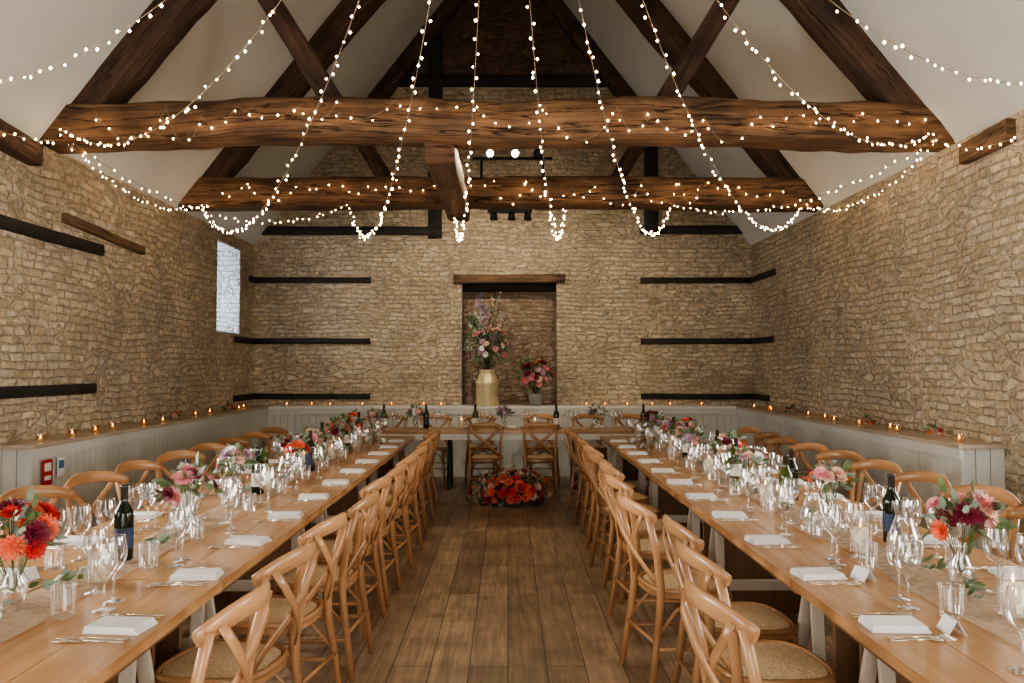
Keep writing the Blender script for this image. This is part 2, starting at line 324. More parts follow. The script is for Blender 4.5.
def window(side,op):
    global wn
    y0,y1,z0,z1=op; b=MB(); s=-1 if side=='L' else 1; xi=xL if side=='L' else xR
    xo=xi+s*.44
    t=.02
    xm=(xi+s*.004+xi+s*.48)/2; w=.47
    b.box((xm,y0+t/2,(z0+z1)/2),(w,t,z1-z0),'stoneW'); b.box((xm,y1-t/2,(z0+z1)/2),(w,t,z1-z0),'stoneW')
    b.box((xm,(y0+y1)/2,z0+t/2),(w,y1-y0-.04,t),'stoneW'); b.box((xm,(y0+y1)/2,z1-t/2),(w,y1-y0-.04,t),'stoneW')
    f=.05
    for yy in (y0+f/2+t,y1-f/2-t,(y0+y1)/2): b.box((xo,yy,(z0+z1)/2),(.05,f if yy!=(y0+y1)/2 else .03,z1-z0-.04),'white')
    for zz in (z0+f/2+t,z1-f/2-t,(z0+z1)/2): b.box((xo,(y0+y1)/2,zz),(.045,y1-y0-.05,f if zz!=(z0+z1)/2 else .025),'white')
    b.box((xo,(y0+y1)/2,(z0+z1)/2),(.006,y1-y0-.06,z1-z0-.06),'pane')
    b.obj('window_%d'%wn); wn+=1
def area(name,loc,sx,sy,power,col,direction):
    l=bpy.data.lights.new(name,'AREA'); l.shape='RECTANGLE'; l.size=sx; l.size_y=sy; l.energy=power; l.color=col
    o=bpy.data.objects.new(name,l); o.location=loc; o.rotation_euler=Vector(direction).to_track_quat('-Z','Z').to_euler(); COL.objects.link(o); return o
day=(1,.985,.95)
PW=dict(L0=280,L1=46,L2=165,R0=180,R1=185)
for i,o in enumerate(opL):
    window('L',o); area('daylight_window_left',(xL-.85,(o[0]+o[1])/2,(o[2]+o[3])/2),o[1]-o[0],o[3]-o[2],PW['L%d'%i],day if i!=1 else (.88,.94,1),(1,0,-.1))  # lamps outside the far window and the added near openings
for i,o in enumerate(opR):
    window('R',o); area('daylight_window_right',(xR+.85,(o[0]+o[1])/2,(o[2]+o[3])/2),o[1]-o[0],o[3]-o[2],PW['R%d'%i],day,(-1,0,-.1))
# back wall
b=MB(); nx0,nx1,nz0,nz1=-.68,.72,.99,2.80; T=Yb+.7
def bx(b,x0,x1,y0,y1,z0,z1,k): b.box(((x0+x1)/2,(y0+y1)/2,(z0+z1)/2),(x1-x0,y1-y0,z1-z0),k)
bx(b,xL-.5,nx0,Yb,T,0,EV,'stoneB'); bx(b,nx1,xR+.5,Yb,T,0,EV,'stoneB'); bx(b,nx0,nx1,Yb,T,0,nz0,'stoneB'); bx(b,nx0,nx1,Yb,T,nz1,EV,'stoneB')
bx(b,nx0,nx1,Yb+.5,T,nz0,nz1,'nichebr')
zs=5.8; hw=(RZ-zs)/SL
b.prism([(xL,EV),(xR,EV),(cx+hw,zs),(cx-hw,zs)],'y',Yb,T,'stoneB')
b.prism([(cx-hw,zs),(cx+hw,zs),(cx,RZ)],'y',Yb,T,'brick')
b.obj('wall_back')
b=MB()
bx(b,xL-.5,-1.9,Yf-.5,Yf,0,EV,'stoneB'); bx(b,1.9,xR+.5,Yf-.5,Yf,0,EV,'stoneB'); bx(b,-1.9,1.9,Yf-.5,Yf,3.1,EV,'stoneB')
b.prism([(xL,EV),(xR,EV),(cx,RZ)],'y',Yf-.5,Yf,'stoneB'); b.obj('wall_front')
area('fill_front_opening',(0,Yf-.3,1.6),3.6,2.9,225,(1,.955,.88),(0,1,.11))  # added fill lamp at an unseen front opening
b=MB()
b.prism([(xL,EV),(cx,RZ),(cx,RZ+.32),(xL-.5,EV)],'y',Yf-.5,T,'plaster')
b.prism([(xR,EV),(xR+.5,EV),(cx,RZ+.32),(cx,RZ)],'y',Yf-.5,T,'plaster')
b.obj('ceiling')
b=MB(); b.beam((-.80,Yb+.03,2.84),(.84,Yb+.03,2.86),.24,.12,'brownt',jit=.014); b.beam((-.68,Yb+.25,2.75),(.72,Yb+.25,2.75),.2,.09,'blackt',jit=.01); b.beam((-.68,Yb+.42,2.75),(.72,Yb+.42,2.75),.14,.09,'blackt',jit=.01)
b.obj('niche_lintel')
def boards(b,p0,p1,nrm,h=.96,w=.1):
    p0=Vector(p0);p1=Vector(p1); L=(p1-p0).length; n=max(1,round(L/w)); d=(p1-p0)/n; nrm=Vector(nrm)
    for i in range(n):
        c=p0+d*(i+.5)-nrm*.009
        sx=abs(d.x)*.94+abs(nrm.x)*.018; sy=abs(d.y)*.94+abs(nrm.y)*.018
        b.box((c.x,c.y,h/2),(sx,sy,h),'panel')
dl,dr,db_,de=xL+.32,xR-.32,Yb-.38,5.8
b=MB(); boards(b,(dl,de,0),(dl,db_,0),(1,0,0)); boards(b,(xL,de,0),(dl,de,0),(0,-1,0))
bx(b,xL,dl-.02,de+.02,Yb,.0,.95,'panel'); bx(b,xL+.001,dl+.03,de-.03,Yb-.001,.96,.99,'shelf'); bx(b,dl-.005,dl+.02,de-.02,db_,.88,.96,'panel'); bx(b,dl-.005,dl+.015,de-.02,db_,.0,.14,'panel')
b.obj('trim_1')
b=MB(); boards(b,(dr,de,0),(dr,db_,0),(-1,0,0)); boards(b,(dr,de,0),(xR,de,0),(0,-1,0))
bx(b,dr+.02,xR,de+.02,Yb,.0,.95,'panel'); bx(b,dr-.03,xR-.001,de-.03,Yb-.001,.96,.99,'shelf'); bx(b,dr-.02,dr+.005,de-.02,db_,.88,.96,'panel'); bx(b,dr-.015,dr+.005,de-.02,db_,.0,.14,'panel')
b.obj('trim_2')
b=MB(); boards(b,(dl,db_,0),(dr,db_,0),(0,-1,0))
bx(b,dl,dr,db_+.02,Yb,.0,.95,'panel'); bx(b,dl+.03,dr-.03,db_-.03,Yb-.001,.96,.99,'white'); bx(b,dl+.03,dr-.03,db_-.02,db_+.005,.88,.96,'panel'); bx(b,dl+.02,dr-.02,db_-.02,db_+.005,0,.14,'panel')
b.obj('trim_3')
def timber(p0,p1,w,h,k='blackt',name='wall_timber'):
    b=MB(); b.beam(p0,p1,w,h,k,n=10,jit=.006); b.obj(name)
for z,yl,yr in ((2.83,11.55,10.7),(1.93,10.95,10.8),(1.12,10.95,11.0)):
    timber((xL,Yb,z),(-2.03,Yb,z),.07,.085); timber((1.96,Yb,z),(xR,Yb,z),.07,.085)
    timber((xL,yl,z),(xL,Yb,z),.06,.085); timber((xR,yr,z),(xR,Yb,z),.06,.085)
timber((xL,3.0,2.62),(xL,7.35,2.62),.08,.10); timber((xL,5.0,1.36),(xL,7.25,1.36),.08,.09)
timber((xL,6.7,2.8),(xL,8.15,2.74),.10,.08,'brownt','wall_lintel')
b=MB(); b.beam((xL,Yb,3.56),(-.98,Yb,3.56),.14,.12,'blackt',jit=.006); b.beam((1.95,Yb,3.58),(xR,Yb,3.58),.14,.12,'blackt',jit=.006)
b.beam((-1.08,Yb,3.45),(-1.08,Yb,6.7),.2,.14,'blackt',jit=.006,up=(0,1,0)); b.beam((2.12,Yb,3.5),(2.12,Yb,4.95),.2,.14,'blackt',jit=.006,up=(0,1,0))
b.beam((cx-hw-.0,Yb-.02,zs),(cx+hw,Yb-.02,zs),.14,.16,'blackt',jit=.006)
for s in (-1,1): b.beam((cx+s*(hw+.2),Yb-.05,zs-.45),(cx+s*.05,Yb-.05,RZ-.25),.16,.24,'beamd',jit=.006)
b.obj('gable_frame')
# ---------------------------------------------------------------- trusses
def truss(y,zt,h,lit,struts=True,bow=0.04,collar=None):
    b=MB()
    b.beam((xL-.02,y,zt),(xR+.02,y,zt),.32,h,lit,n=90,jit=.026,bow=bow)
    b.obj('tie_beam')
    b=MB(); a=3.42
    top=RZ-.42
    sl=(top-(zt+.05))/a
    for s in (-1,1):
        b.beam((cx+s*(a+.0),y,zt+.12),(cx+s*.0,y,top),.26,.33,'beamd',n=40,jit=.022)
        if struts:
            x0=1.30; x1=2.15; b.beam((cx+s*x0,y,zt+h/2-.03),(cx+s*x1,y,zt+.05+sl*(a-x1)-.1),.17,.17,'beamd',jit=.012)
    if collar: b.beam((cx-(a-(collar-zt)/sl),y,collar),(cx+(a-(collar-zt)/sl),y,collar),.2,.26,'beamd')
    b.obj('roof_truss')
truss(6.5,3.50,.32,'beam',bow=.05)
truss(9.15,3.53,.33,'beam',struts=True,bow=.02)
truss(2.9,3.5,.33,'beam',struts=False,collar=4.5)
b=MB(); b.beam((-.56,6.5,3.34),(-.56,9.15,3.34),.24,.24,'beamr',jit=.015); b.obj('spine_beam')
b=MB()
b.beam((xL+.02,5.5,3.26),(xL+.02,6.25,3.22),.22,.18,'beamd',n=10,jit=.03)
b.beam((xR+.03,5.6,3.24),(xR+.03,6.2,3.22),.18,.16,'brownt',n=10,jit=.03)
b.obj('wall_plate_timber')
# ---------------------------------------------------------------- fairy lights
fl=MB()
def bulb(p,r=.0078):
    r*=U(.75,1.15)
    b0=len(fl.v); x,y,z=p
    for d in ((r,0,0),(0,r,0),(-r,0,0),(0,-r,0),(0,0,r*1.2),(0,0,-r*1.2)): fl.v.append((x+d[0],y+d[1],z+d[2]))
    for i in range(4):
        j=(i+1)%4; fl.face([b0+i,b0+j,b0+4],'bulb'); fl.face([b0+j,b0+i,b0+5],'bulb')
def strand(A,B,sag,sp=.085,jit=.018,wr=.0020):
    A=Vector(A);B=Vector(B); n=40; pts=[]
    for i in range(n+1):
        t=i/n; p=A.lerp(B,t); p.z-=4*sag*t*(1-t); pts.append(p)
    fl.tube(pts,wr,'wire',seg=4,cap=False)
    L=0
    nxt=sp*R()
    for i in range(n):
        d=(pts[i+1]-pts[i]); l=d.length
        while nxt<=L+l:
            q=pts[i]+d*((nxt-L)/l); bulb((q.x+U(-jit,jit),q.y+U(-jit,jit),q.z-.008+U(-jit,jit))); nxt+=sp*U(.6,1.4)
        L+=l
O=(-.03,2.9,4.36)
for X,sg in ((-3.45,1.06),(-1.78,1.12),(-.60,1.14),(.64,1.12),(1.82,1.08),(3.3,1.02)): strand((O[0]+X*.02,O[1],O[2]),(X,8.97,3.36),sg)
strand(O,(-3.55,6.30,3.44),.78); strand(O,(3.42,6.30,3.44),.78)
strand(O,(-3.66,4.7,3.30),.66); strand(O,(3.52,4.7,3.32),.66)
strand((-3.55,6.30,3.4),(-1.78,8.97,3.4),.42); strand((3.45,6.30,3.4),(1.82,8.97,3.4),.30)
strand((-3.55,6.30,3.4),(-3.40,8.97,3.38),.25); strand((3.45,6.30,3.4),(3.35,8.97,3.38),.25)
strand((3.52,4.7,3.32),(3.45,6.28,3.34),.2); strand((-3.62,4.7,3.32),(-3.56,6.28,3.34),.12)
for y,zb in ((6.30,3.60),(8.95,3.62)):
    x=-3.3
    while x<3.0:
        w=U(.22,.62); strand((x,y,zb+U(-.08,.08)),(x+w,y,zb+U(-.08,.08)),U(.04,.26),sp=.13,jit=.02); x+=w
fl.obj('fairy_lights')
# ---------------------------------------------------------------- spotlights
b=MB()
b.box((.05,8.95,3.90),(.9,.03,.03),'metalb'); b.box((-.3,8.97,3.80),(.03,.03,.22),'metalb'); b.box((.4,8.97,3.80),(.03,.03,.22),'metalb')
for x,em in ((-.2,1),(.08,1),(.34,0)):
    Mx=Matrix.Rotation(math.radians(100),4,'X')
    b.lathe([(0,-.08),(.045,-.08),(.05,.04),(.055,.06)],'metalb',c=(x,8.9,3.94),M4=Mx); b.lathe([(.038,.065),(0.0,.065)],'spot' if em else 'metalb',c=(x,8.9,3.94),M4=Mx)
    b.tube([(x,8.95,3.90),(x,8.92,3.93)],.01,'metalb')
b.obj('spotlight_bar')
b=MB(); b.box((.02,8.93,3.30),(.5,.05,.04),'metalb')
for x in (-.16,.04,.22): b.lathe([(0,0),(.035,0),(.045,-.09),(0,-.085)],'metalb',c=(x,8.93,3.29))
b.obj('spotlight_bar')
for x in (-.2,.08):
    l=bpy.data.lights.new('spot_lamp','SPOT'); l.energy=60; l.color=(1,.78,.5); l.spot_size=1.8; l.shadow_soft_size=.05
    o=bpy.data.objects.new('spot_lamp',l); o.location=(x,8.78,3.92); o.rotation_euler=Vector((0,-1,-.5)).to_track_quat('-Z','Z').to_euler(); COL.objects.link(o)
b=MB()
for x in (-.9,.95):
    Mx=Matrix.Rotation(math.radians(-125),4,'X')
    b.lathe([(0,-.07),(.04,-.07),(.05,.05)],'metalb',c=(x,9.42,3.62),M4=Mx); b.tube([(x,9.3,3.62),(x,9.42,3.62)],.012,'metalb')
b.obj('added_spot_pair')  # fixtures added behind the tie beam to carry the back wall fill
for x in (-.9,.95):
    l=bpy.data.lights.new('back_wall_fill','SPOT'); l.energy=85; l.color=(1,.86,.66); l.spot_size=2.3; l.spot_blend=1; l.shadow_soft_size=.06  # added lamps that brighten the back wall
    o=bpy.data.objects.new('back_wall_fill',l); o.location=(x,9.52,3.54); o.rotation_euler=Vector((-x*.25,1,-.62)).to_track_quat('-Z','Z').to_euler(); COL.objects.link(o)

# ---------------------------------------------------------------- chair
def chair_mesh():
    b=MB()
    for s in (-1,1):
        b.tube([(s*.20,-.245,0),(s*.19,-.215,.2),(s*.178,-.185,.42),(s*.178,-.185,.5),(s*.188,-.21,.66),(s*.20,-.258,.84)],[(.016,.014),(.018,.016),(.020,.018),(.020,.018),(.018,.016),(.017,.015)],'chair',seg=8,up=(0,1,0))
        b.tube([(s*.20,.205,0),(s*.185,.19,.2),(s*.17,.17,.44)],[.013,.016,.019],'chair',seg=8,up=(0,1,0))
        yo=.006*s
        b.tube([(-s*.175,-.19,.49),(-s*.12,-.222+yo,.555),(-s*.03,-.262+yo,.635),(s*.06,-.285+yo,.715),(s*.135,-.29+yo,.79),(s*.165,-.275,.85)],[(.020,.006)]*6,'chair',seg=8,up=(-s*.7,0,.75))
        b.tube([(s*.187,.19,.17),(s*.193,-.22,.20)],.010,'chair',seg=6)
        b.tube([(s*.183,.185,.24),(s*.172,.12,.36),(s*.165,.0,.43),(s*.17,-.11,.36),(s*.182,-.2,.26)],.009,'chair',seg=6,up=(1,0,0))
    b.tube([(-.183,.185,.26),(-.12,.175,.38),(0,.17,.43),(.12,.175,.38),(.183,.185,.26)],.009,'chair',seg=6,up=(0,1,0))
    b.tube([(-.187,.19,.20),(.187,.19,.20)],.010,'chair',seg=6); b.tube([(-.193,-.22,.23),(.193,-.22,.23)],.010,'chair',seg=6)
    pts=[];rad=[]
    for i in range(15):
        t=-1+2*i/14; pts.append((t*.222,-.305+.075*t*t,.868-.045*t*t*abs(t)**.5)); rad.append((.036-.012*abs(t)**3,.014))
    b.tube(pts,rad,'chair',seg=10,up=(0,-.15,1))
    ol=[]
    for i in range(28):
        a=2*math.pi*i/28; c,s_=math.cos(a),math.sin(a)
        x=abs(c)**.62*(1 if c>0 else -1); y=abs(s_)**.62*(1 if s_>0 else -1)
        w=.205+.018*y; ol.append((x*w,.005+y*.205))
    b.prism(ol,'z',.430,.462,'chair')
    rim=[(x*.965,y*.965,.462) for x,y in ol]; b.tube(rim,.013,'chair',seg=6,closed=True)
    bi=len(b.v)
    for x,y in ol: b.v.append((x*.9,y*.9,.468))
    for x,y in ol: b.v.append((x*.45,y*.45,.478))
    b.v.append((0,0,.479))
    for i in range(28):
        j=(i+1)%28; b.face([bi+i,bi+j,bi+28+j,bi+28+i],'cane',None,True); b.face([bi+28+i,bi+28+j,bi+56],'cane',None,True)
    return b.mesh('dining_chair')
CH=chair_mesh()
def chair(x,y,deg): place(CH,'dining_chair',(x,y,0),math.radians(deg))
ys=[1.78,2.42,3.02,3.62,4.24,4.86,5.48,6.08,6.70,7.30,7.92,8.52]
rightx={1:(.86,2.44,10),2:(.95,2.98,7),3:(1.0,3.50,4),4:(.88,4.10,12)}
for i,y in enumerate(ys):
    if i>0:
        chair(-1.02+U(-.03,.03),y-.02,90-U(3,13))
        if i in rightx: a=rightx[i]; chair(a[0],a[1],-90+a[2])
        else: chair(.93+U(-.03,.03),y+.04,-90+U(4,14))
    chair(-2.30+U(-.04,.04),y+.02,-90-U(14,30))
    chair(2.34+U(-.04,.04),y+.02,90+U(14,30))
chair(-.27,9.70,U(-4,4)); chair(.38,9.70,U(-4,4))
for x in (-1.62,-1.02,-.36,.46,1.12,1.72): chair(x,10.88,180+U(-8,8))
# ---------------------------------------------------------------- tables
def table_mesh(L,W):
    b=MB(); n=5; w=W/n
    for i in range(n): b.box((-W/2+w*(i+.5),0,.732),(w-.003,L-.012,.036),'table')
    for s in (-1,1):
        b.box((s*(W/2-.09),0,.68),(.025,L-.3,.068),'tdark')
    for e in (-1,1):
        y=e*(L/2-.30)
        b.box((0,y,.69),(W-.16,.07,.045),'pale')
        for s in (-1,1):
            for dy in (-1,1):
                b.tube([(s*(W/2-.16),y+dy*.19,0),(s*(W/2-.2),y+dy*.02,.69)],[(.018,.032)]*2,'pale',seg=4,up=(0,1,0),smooth=False)
            b.box((s*(W/2-.17),y,.2),(.02,.30,.05),'pale')
        b.box((0,y,.24),(W-.34,.025,.06),'pale')
        b.box((0,e*(L/2-.12),.36),(W-.42,.03,.68),'tdark')
    return b.mesh('trestle_table')
TL=2.1; TM=table_mesh(TL,1.0)
for i in range(4):
    place(TM,'trestle_table',(-1.57,.95+TL*(i+.5),0)); place(TM,'trestle_table',(1.57,.95+TL*(i+.5),0))
b=MB(); HY0,HY1=10.05,10.75
for i in range(4): b.box((.05,HY0+.0875+i*.175,.732),(4.0,.172,.036),'table')
b.box((.05,HY0+.03,.675),(3.9,.025,.075),'white')
for x in (-1.85,-.75,.85,1.95):
    for dy in (-1,1): b.tube([(x,10.4+dy*.25,0),(x,10.4+dy*.05,.71)],[(.02,.035)]*2,'blackt',seg=4,smooth=False,up=(0,1,0))
    b.box((x,10.4,.25),(.03,.36,.04),'blackt')
b.obj('head_table')
def runner(x,y0,y1,w=.30,rot=False):
    b=MB(); n=int((y1-y0)/.035); m=12
    for i in range(n+1):
        y=y0+(y1-y0)*i/n; dx=noise.noise((y*1.3,x,0))*.04
        for j in range(m+1):
            t=j/m-.5; ww=w*(1+.45*noise.noise((y*2.1,x,4)))
            z=.7535+.022*abs(noise.noise((t*9+dx*20,y*3,x)))*(1-abs(t)*1.2)+.002
            p=(x+dx+t*ww,y,z)
            if rot: p=(y,x+t*ww,z)
            b.v.append(p)
    for i in range(n):
        for j in range(m):
            a=i*(m+1)+j; q=[a,a+1,a+m+2,a+m+1]
            b.face(q if not rot else q[::-1],'gauze',None,True)
    b.obj('table_runner')
runner(-1.57,1.0,9.3,.22); runner(1.57,1.0,9.3,.22); runner(10.4,-1.9,2.0,.2,True)
# ---------------------------------------------------------------- flora
def rvec():
    while 1:
        v=Vector((U(-1,1),U(-1,1),U(-1,1)))
        if .1<v.length<1: return v.normalized()
def leaf(b,p,d,l,w,k):
    d=Vector(d).normalized(); s=d.cross(rvec()).normalized(); n=d.cross(s); p=Vector(p); i=len(b.v)
    for q in (p,p+d*l*.3+s*w*.45,p+d*l*.65+s*w*.4,p+d*l-n*l*.12,p+d*l*.65-s*w*.4,p+d*l*.3-s*w*.45,p+d*l*.5+n*w*.12): b.v.append(tuple(q))
    for a,c in ((0,1),(1,2),(2,3),(3,4),(4,5),(5,0)): b.face([i+a,i+c,i+6],k,None,True)
def flower(b,p,nrm,r,k,rings=4):
    nrm=Vector(nrm).normalized(); s=nrm.cross(rvec()).normalized(); t=nrm.cross(s); p=Vector(p)
    for q in range(rings):
        f=(q+1)/rings; n=5+q*3; el=math.radians(80-72*f); rr=r*(.45+.55*f)
        for j in range(n):
            a=2*math.pi*(j+.5*(q%2)+U(-.1,.1))/n; rad=s*math.cos(a)+t*math.sin(a)
            d=rad*math.cos(el)+nrm*math.sin(el); tg=nrm.cross(rad); w=rr*.42*(1.1 if q>1 else .8)
            base=p+rad*r*.05+nrm*r*.08; i=len(b.v)
            for v in (base,base+d*rr*.55+tg*w*.6,base+d*rr,base+d*rr*.55-tg*w*.6,base+d*rr*.5-nrm*r*.07): b.v.append(tuple(v))
            for e,g in ((0,1),(1,2),(2,3),(3,0)): b.face([i+e,i+g,i+4],k,None,True)
def bouquet(b,c,rx,ry,rz,nf,pal,fr=(.03,.05),nl=60,leaves=('leaf','leafg'),lo=-.2,base=None):
    c=Vector(c)
    for i in range(nf):
        v=rvec()
        while v.z<lo: v=rvec()
        q=U(.7,1.0); p=c+Vector((v.x*rx*q,v.y*ry*q,v.z*rz*q))
        if base is not None: b.tube([base,((base[0]+p.x)/2,(base[1]+p.y)/2,(base[2]+p.z)/2+.02),tuple(p)],.002,'stem',seg=3,cap=False)
        flower(b,p,v+Vector((0,0,.2)),U(*fr),random.choice(pal))
    for i in range(nl):
        v=rvec()
        while v.z<lo-.15: v=rvec()
        q=U(.4,.98); p=c+Vector((v.x*rx*q,v.y*ry*q,v.z*rz*q))
        leaf(b,p,v+rvec()*.6,U(.04,.085),U(.018,.035),random.choice(leaves))
occ=[]
def free(x,y,r):
    for k in range(40):
        if all((x-a)**2+(y-c)**2>(r+q)**2 for a,c,q in occ): break
        y+=.02*(k+1)*(1 if k%2 else -1)
    occ.append((x,y,r)); return x,y
def table_bouquet(x,y,sc,pal,nf=9):
    b=MB(); z=.760
    b.lathe([(.0,.002),(.03,.002),(.042,.03),(.045,.07),(.028,.10),(.030,.125)],'glass',seg=14)
    b.lathe([(.0,.004),(.027,.004),(.038,.03),(.040,.06),(0,.06)],'glass',seg=12)
    bouquet(b,(0,0,.12+.085*sc),.105*sc,.105*sc,.095*sc,nf,[k for k in pal],fr=(.026*sc,.044*sc),nl=50,base=(0,0,.03),lo=-.3)
    occ.append((x,y,.09)); b.obj('flower_vase',(x,y,z),R()*6)
P1=['f_red','f_coral','f_coral','f_burg']; P2=['f_pink','f_peach','f_burg','f_coral']; P3=['f_pink','f_mauve','f_white','f_peach']
VS=[(-1.66,2.72,1.3,['f_red','f_coral','f_red','f_burg']),(-1.50,3.78,1.15,['f_white','f_pink','f_burg']),(-1.66,4.9,1.05,P3),(-1.52,5.75,1.0,P1),(-1.6,6.5,1.0,P3),(-1.55,7.3,1.1,P2),(-1.6,8.2,1.1,P2),(-1.5,9.0,1.1,P3),
                (1.66,2.95,1.2,['f_pink','f_peach','f_burg','f_coral','f_pink']),(1.62,4.05,1.1,P2),(1.50,5.0,1.0,P3),(1.62,5.85,1.0,P2),(1.5,6.5,1.0,P3),(1.62,7.3,1.1,P2),(1.55,8.2,1.1,P3),(1.62,8.95,1.0,P2),
                (-1.2,10.4,1.0,P3),(-.05,10.35,.9,P3),(1.15,10.4,1.0,['f_white','f_mauve'])]
for x,y,s,p in VS: table_bouquet(x,y,s,p,nf=11 if s<1.2 else 15)
def sprigs(name,side):
    b=MB()
    for x,y,s,p in VS:
        if (x<0)!=(side<0) or y>9.5: continue
        for d in (-1,1):
            l=U(.2,.36); n=int(l*70)
            dx=U(-.06,.06); pts=[(x+(dx+(side*1.57-x))*t,y+d*(.05+l*t),.772+.012*math.sin(t*5)) for t in [i/8 for i in range(9)]]
            b.tube(pts,.002,'stem',seg=4)
            for i in range(n):
                t=U(.05,1); q=(x+(dx+(side*1.57-x))*t+U(-.02,.02),y+d*(.05+l*t),.774+U(0,.02))
                leaf(b,q,(U(-1,1),d*U(-.2,1),U(0,.45)),U(.035,.065),U(.018,.032),random.choice(('leaf','leafg','leafg')))
    b.obj(name)
sprigs('eucalyptus_garland',-1); sprigs('eucalyptus_garland',1)
b=MB()
b.box((0,0,.05),(.70,.22,.10),'basket')
bouquet(b,(0,-.02,.15),.48,.27,.24,120,['f_red','f_coral','f_coral','f_red','f_peach','f_burg'],fr=(.04,.065),nl=420,lo=-.5)
b.obj('floor_flower_arrangement',(.03,9.12,0.02))
# tall churn
b=MB()
b.lathe([(0,0),(.165,0),(.17,.02),(.165,.30),(.175,.33),(.165,.35),(.13,.44),(.115,.47),(.125,.50),(.135,.52),(.11,.52),(.10,.46),(0,.44)],'gold',seg=28)
for s in (-1,1): b.tube([(s*.15,0,.36),(s*.20,0,.40),(s*.19,0,.46),(s*.125,0,.48)],.009,'gold',seg=6)
top=(0,0,.5)
bouquet(b,(0,-.06,.86),.33,.19,.36,46,['f_peach','f_white','f_pink','f_peach','f_white','f_pink','f_mauve'],fr=(.04,.062),nl=420,base=top,lo=-.6)
for i in range(26):
    a=U(-.9,.9); l=U(.85,1.2) if abs(a)<.5 else U(.65,.9); ex=Vector((math.sin(a)*l*.42,-.02+U(-.1,.03),.5+l*.98*math.cos(a*.5)))
    b.tube([top,(ex.x*.5,ex.y*.5,.5+(ex.z-.5)*.6),tuple(ex)],.004,'stem',seg=4)
    k=random.choice(('f_blue','f_peach','f_mauve','leafg','f_white','leafg','leaf'))
    for j in range(28):
        t=U(.55,1); p=Vector((ex.x*t*t,ex.y*t,.5+(ex.z-.5)*t))+rvec()*.03*(1.25-t)*2
        if k[:4]=='leaf': leaf(b,p,rvec()+Vector((0,0,.6)),.06,.025,k)
        else: flower(b,p,rvec(),.026,k,rings=2)
b.obj('flower_churn',(-.30,11.62,.99))
b=MB()
b.lathe([(0,0),(.085,0),(.105,.17),(.11,.175),(.10,.175),(.09,.12),(0,.12)],'zinc',seg=24)
bouquet(b,(0,-.02,.43),.27,.17,.27,46,['f_pink','f_coral','f_pink','f_mauve','f_burg','f_peach'],fr=(.038,.062),nl=230,base=(0,0,.13),lo=-.55)
for i in range(8):
    ex=Vector((U(-.28,.28),U(-.12,.02),U(.65,.82))); b.tube([(0,0,.15),tuple(ex*.6),tuple(ex)],.003,'stem',seg=4)
    for j in range(14):
        p=ex*U(.7,1)+rvec()*.02; leaf(b,p,rvec(),.05,.02,'leaf')
b.obj('flower_bucket',(.40,11.60,.99))
# ---------------------------------------------------------------- tableware
b=MB(); b.lathe([(.034,.0015),(.033,.003),(.006,.006),(.004,.02),(.0035,.095),(.012,.105),(.032,.125),(.041,.155),(.040,.185),(.034,.222)],'glass',seg=16); b.lathe([(.034,.0015),(.0,.001)],'glass',seg=16)
b.tube([(.034*math.cos(a*math.pi/8),.034*math.sin(a*math.pi/8),.222) for a in range(16)],.0012,'glass',seg=4,closed=True)
WG=b.mesh('wine_glass')
b=MB(); b.lathe([(0,.001),(.03,.001),(.034,.01),(.038,.10)],'glass',seg=16); b.lathe([(0,.008),(.030,.009)],'glass',seg=16)
b.tube([(.038*math.cos(a*math.pi/8),.038*math.sin(a*math.pi/8),.10) for a in range(16)],.0012,'glass',seg=4,closed=True); TG=b.mesh('water_tumbler')
def bottle(kb,lab):
    b=MB(); b.lathe([(0,.001),(.034,.001),(.0375,.006),(.0375,.05)],kb,seg=20); b.lathe([(.0375,.05),(.0379,.052),(.0379,.13),(.0375,.132)],lab,seg=20)
    b.lathe([(.0375,.132),(.0375,.18),(.034,.20),(.02,.225),(.0145,.245),(.0145,.25)],kb,seg=20); b.lathe([(.0145,.25),(.015,.252),(.015,.292),(.0165,.294),(.0165,.305),(0,.306)],'foil',seg=16)
    return b.mesh('wine_bottle')
BT=[bottle('bottle','labelb'),bottle('bottleg','label'),bottle('bottle','label')]
b=MB()
for i in range(3): b.box((U(-.003,.003),U(-.003,.003),.004+i*.007),(.175-.006*i,.115-.004*i,.0065),'linen',taper=.97)
NK=b.mesh('folded_napkin')
b=MB()
def cut(b,y,kind):
    b.tube([(-.10,y,.003),(-.03,y,.004),(.02,y,.005)],[(.0022,.006),(.002,.004),(.0018,.0035)],'steel',seg=6)
    if kind=='k': b.tube([(.02,y,.005),(.05,y+.002,.005),(.10,y+.002,.004),(.118,y,.003)],[(.001,.006),(.001,.010),(.001,.010),(.001,.003)],'steel',seg=6)
    else:
        b.tube([(.02,y,.005),(.045,y,.004),(.06,y,.004)],[(.0014,.004),(.0014,.011),(.0014,.012)],'steel',seg=6)
        for j in (-1,-.33,.33,1): b.tube([(.06,y+j*.010,.004),(.10,y+j*.010,.006)],.0013,'steel',seg=4)
cut(b,-.10,'f'); cut(b,-.125,'f'); cut(b,.10,'k'); cut(b,.125,'k'); CT=b.mesh('cutlery_set')
b=MB(); b.box((0,-.014,.024),(.08,.0015,.05),'linen',rot=Euler((math.radians(-30),0,0))); b.box((0,.014,.024),(.08,.0015,.05),'linen',rot=Euler((math.radians(30),0,0))); PC=b.mesh('place_card')
b=MB(); b.lathe([(0,.001),(.042,.001),(.044,.006),(.044,.17)],'glass',seg=18); b.lathe([(0,.003),(.030,.003),(.030,.10),(.026,.103),(0,.10)],'wax',seg=16); b.lathe([(0,.104),(.005,.112),(.004,.12),(0,.132)],'flame',seg=8)
HC=b.mesh('hurricane_candle')
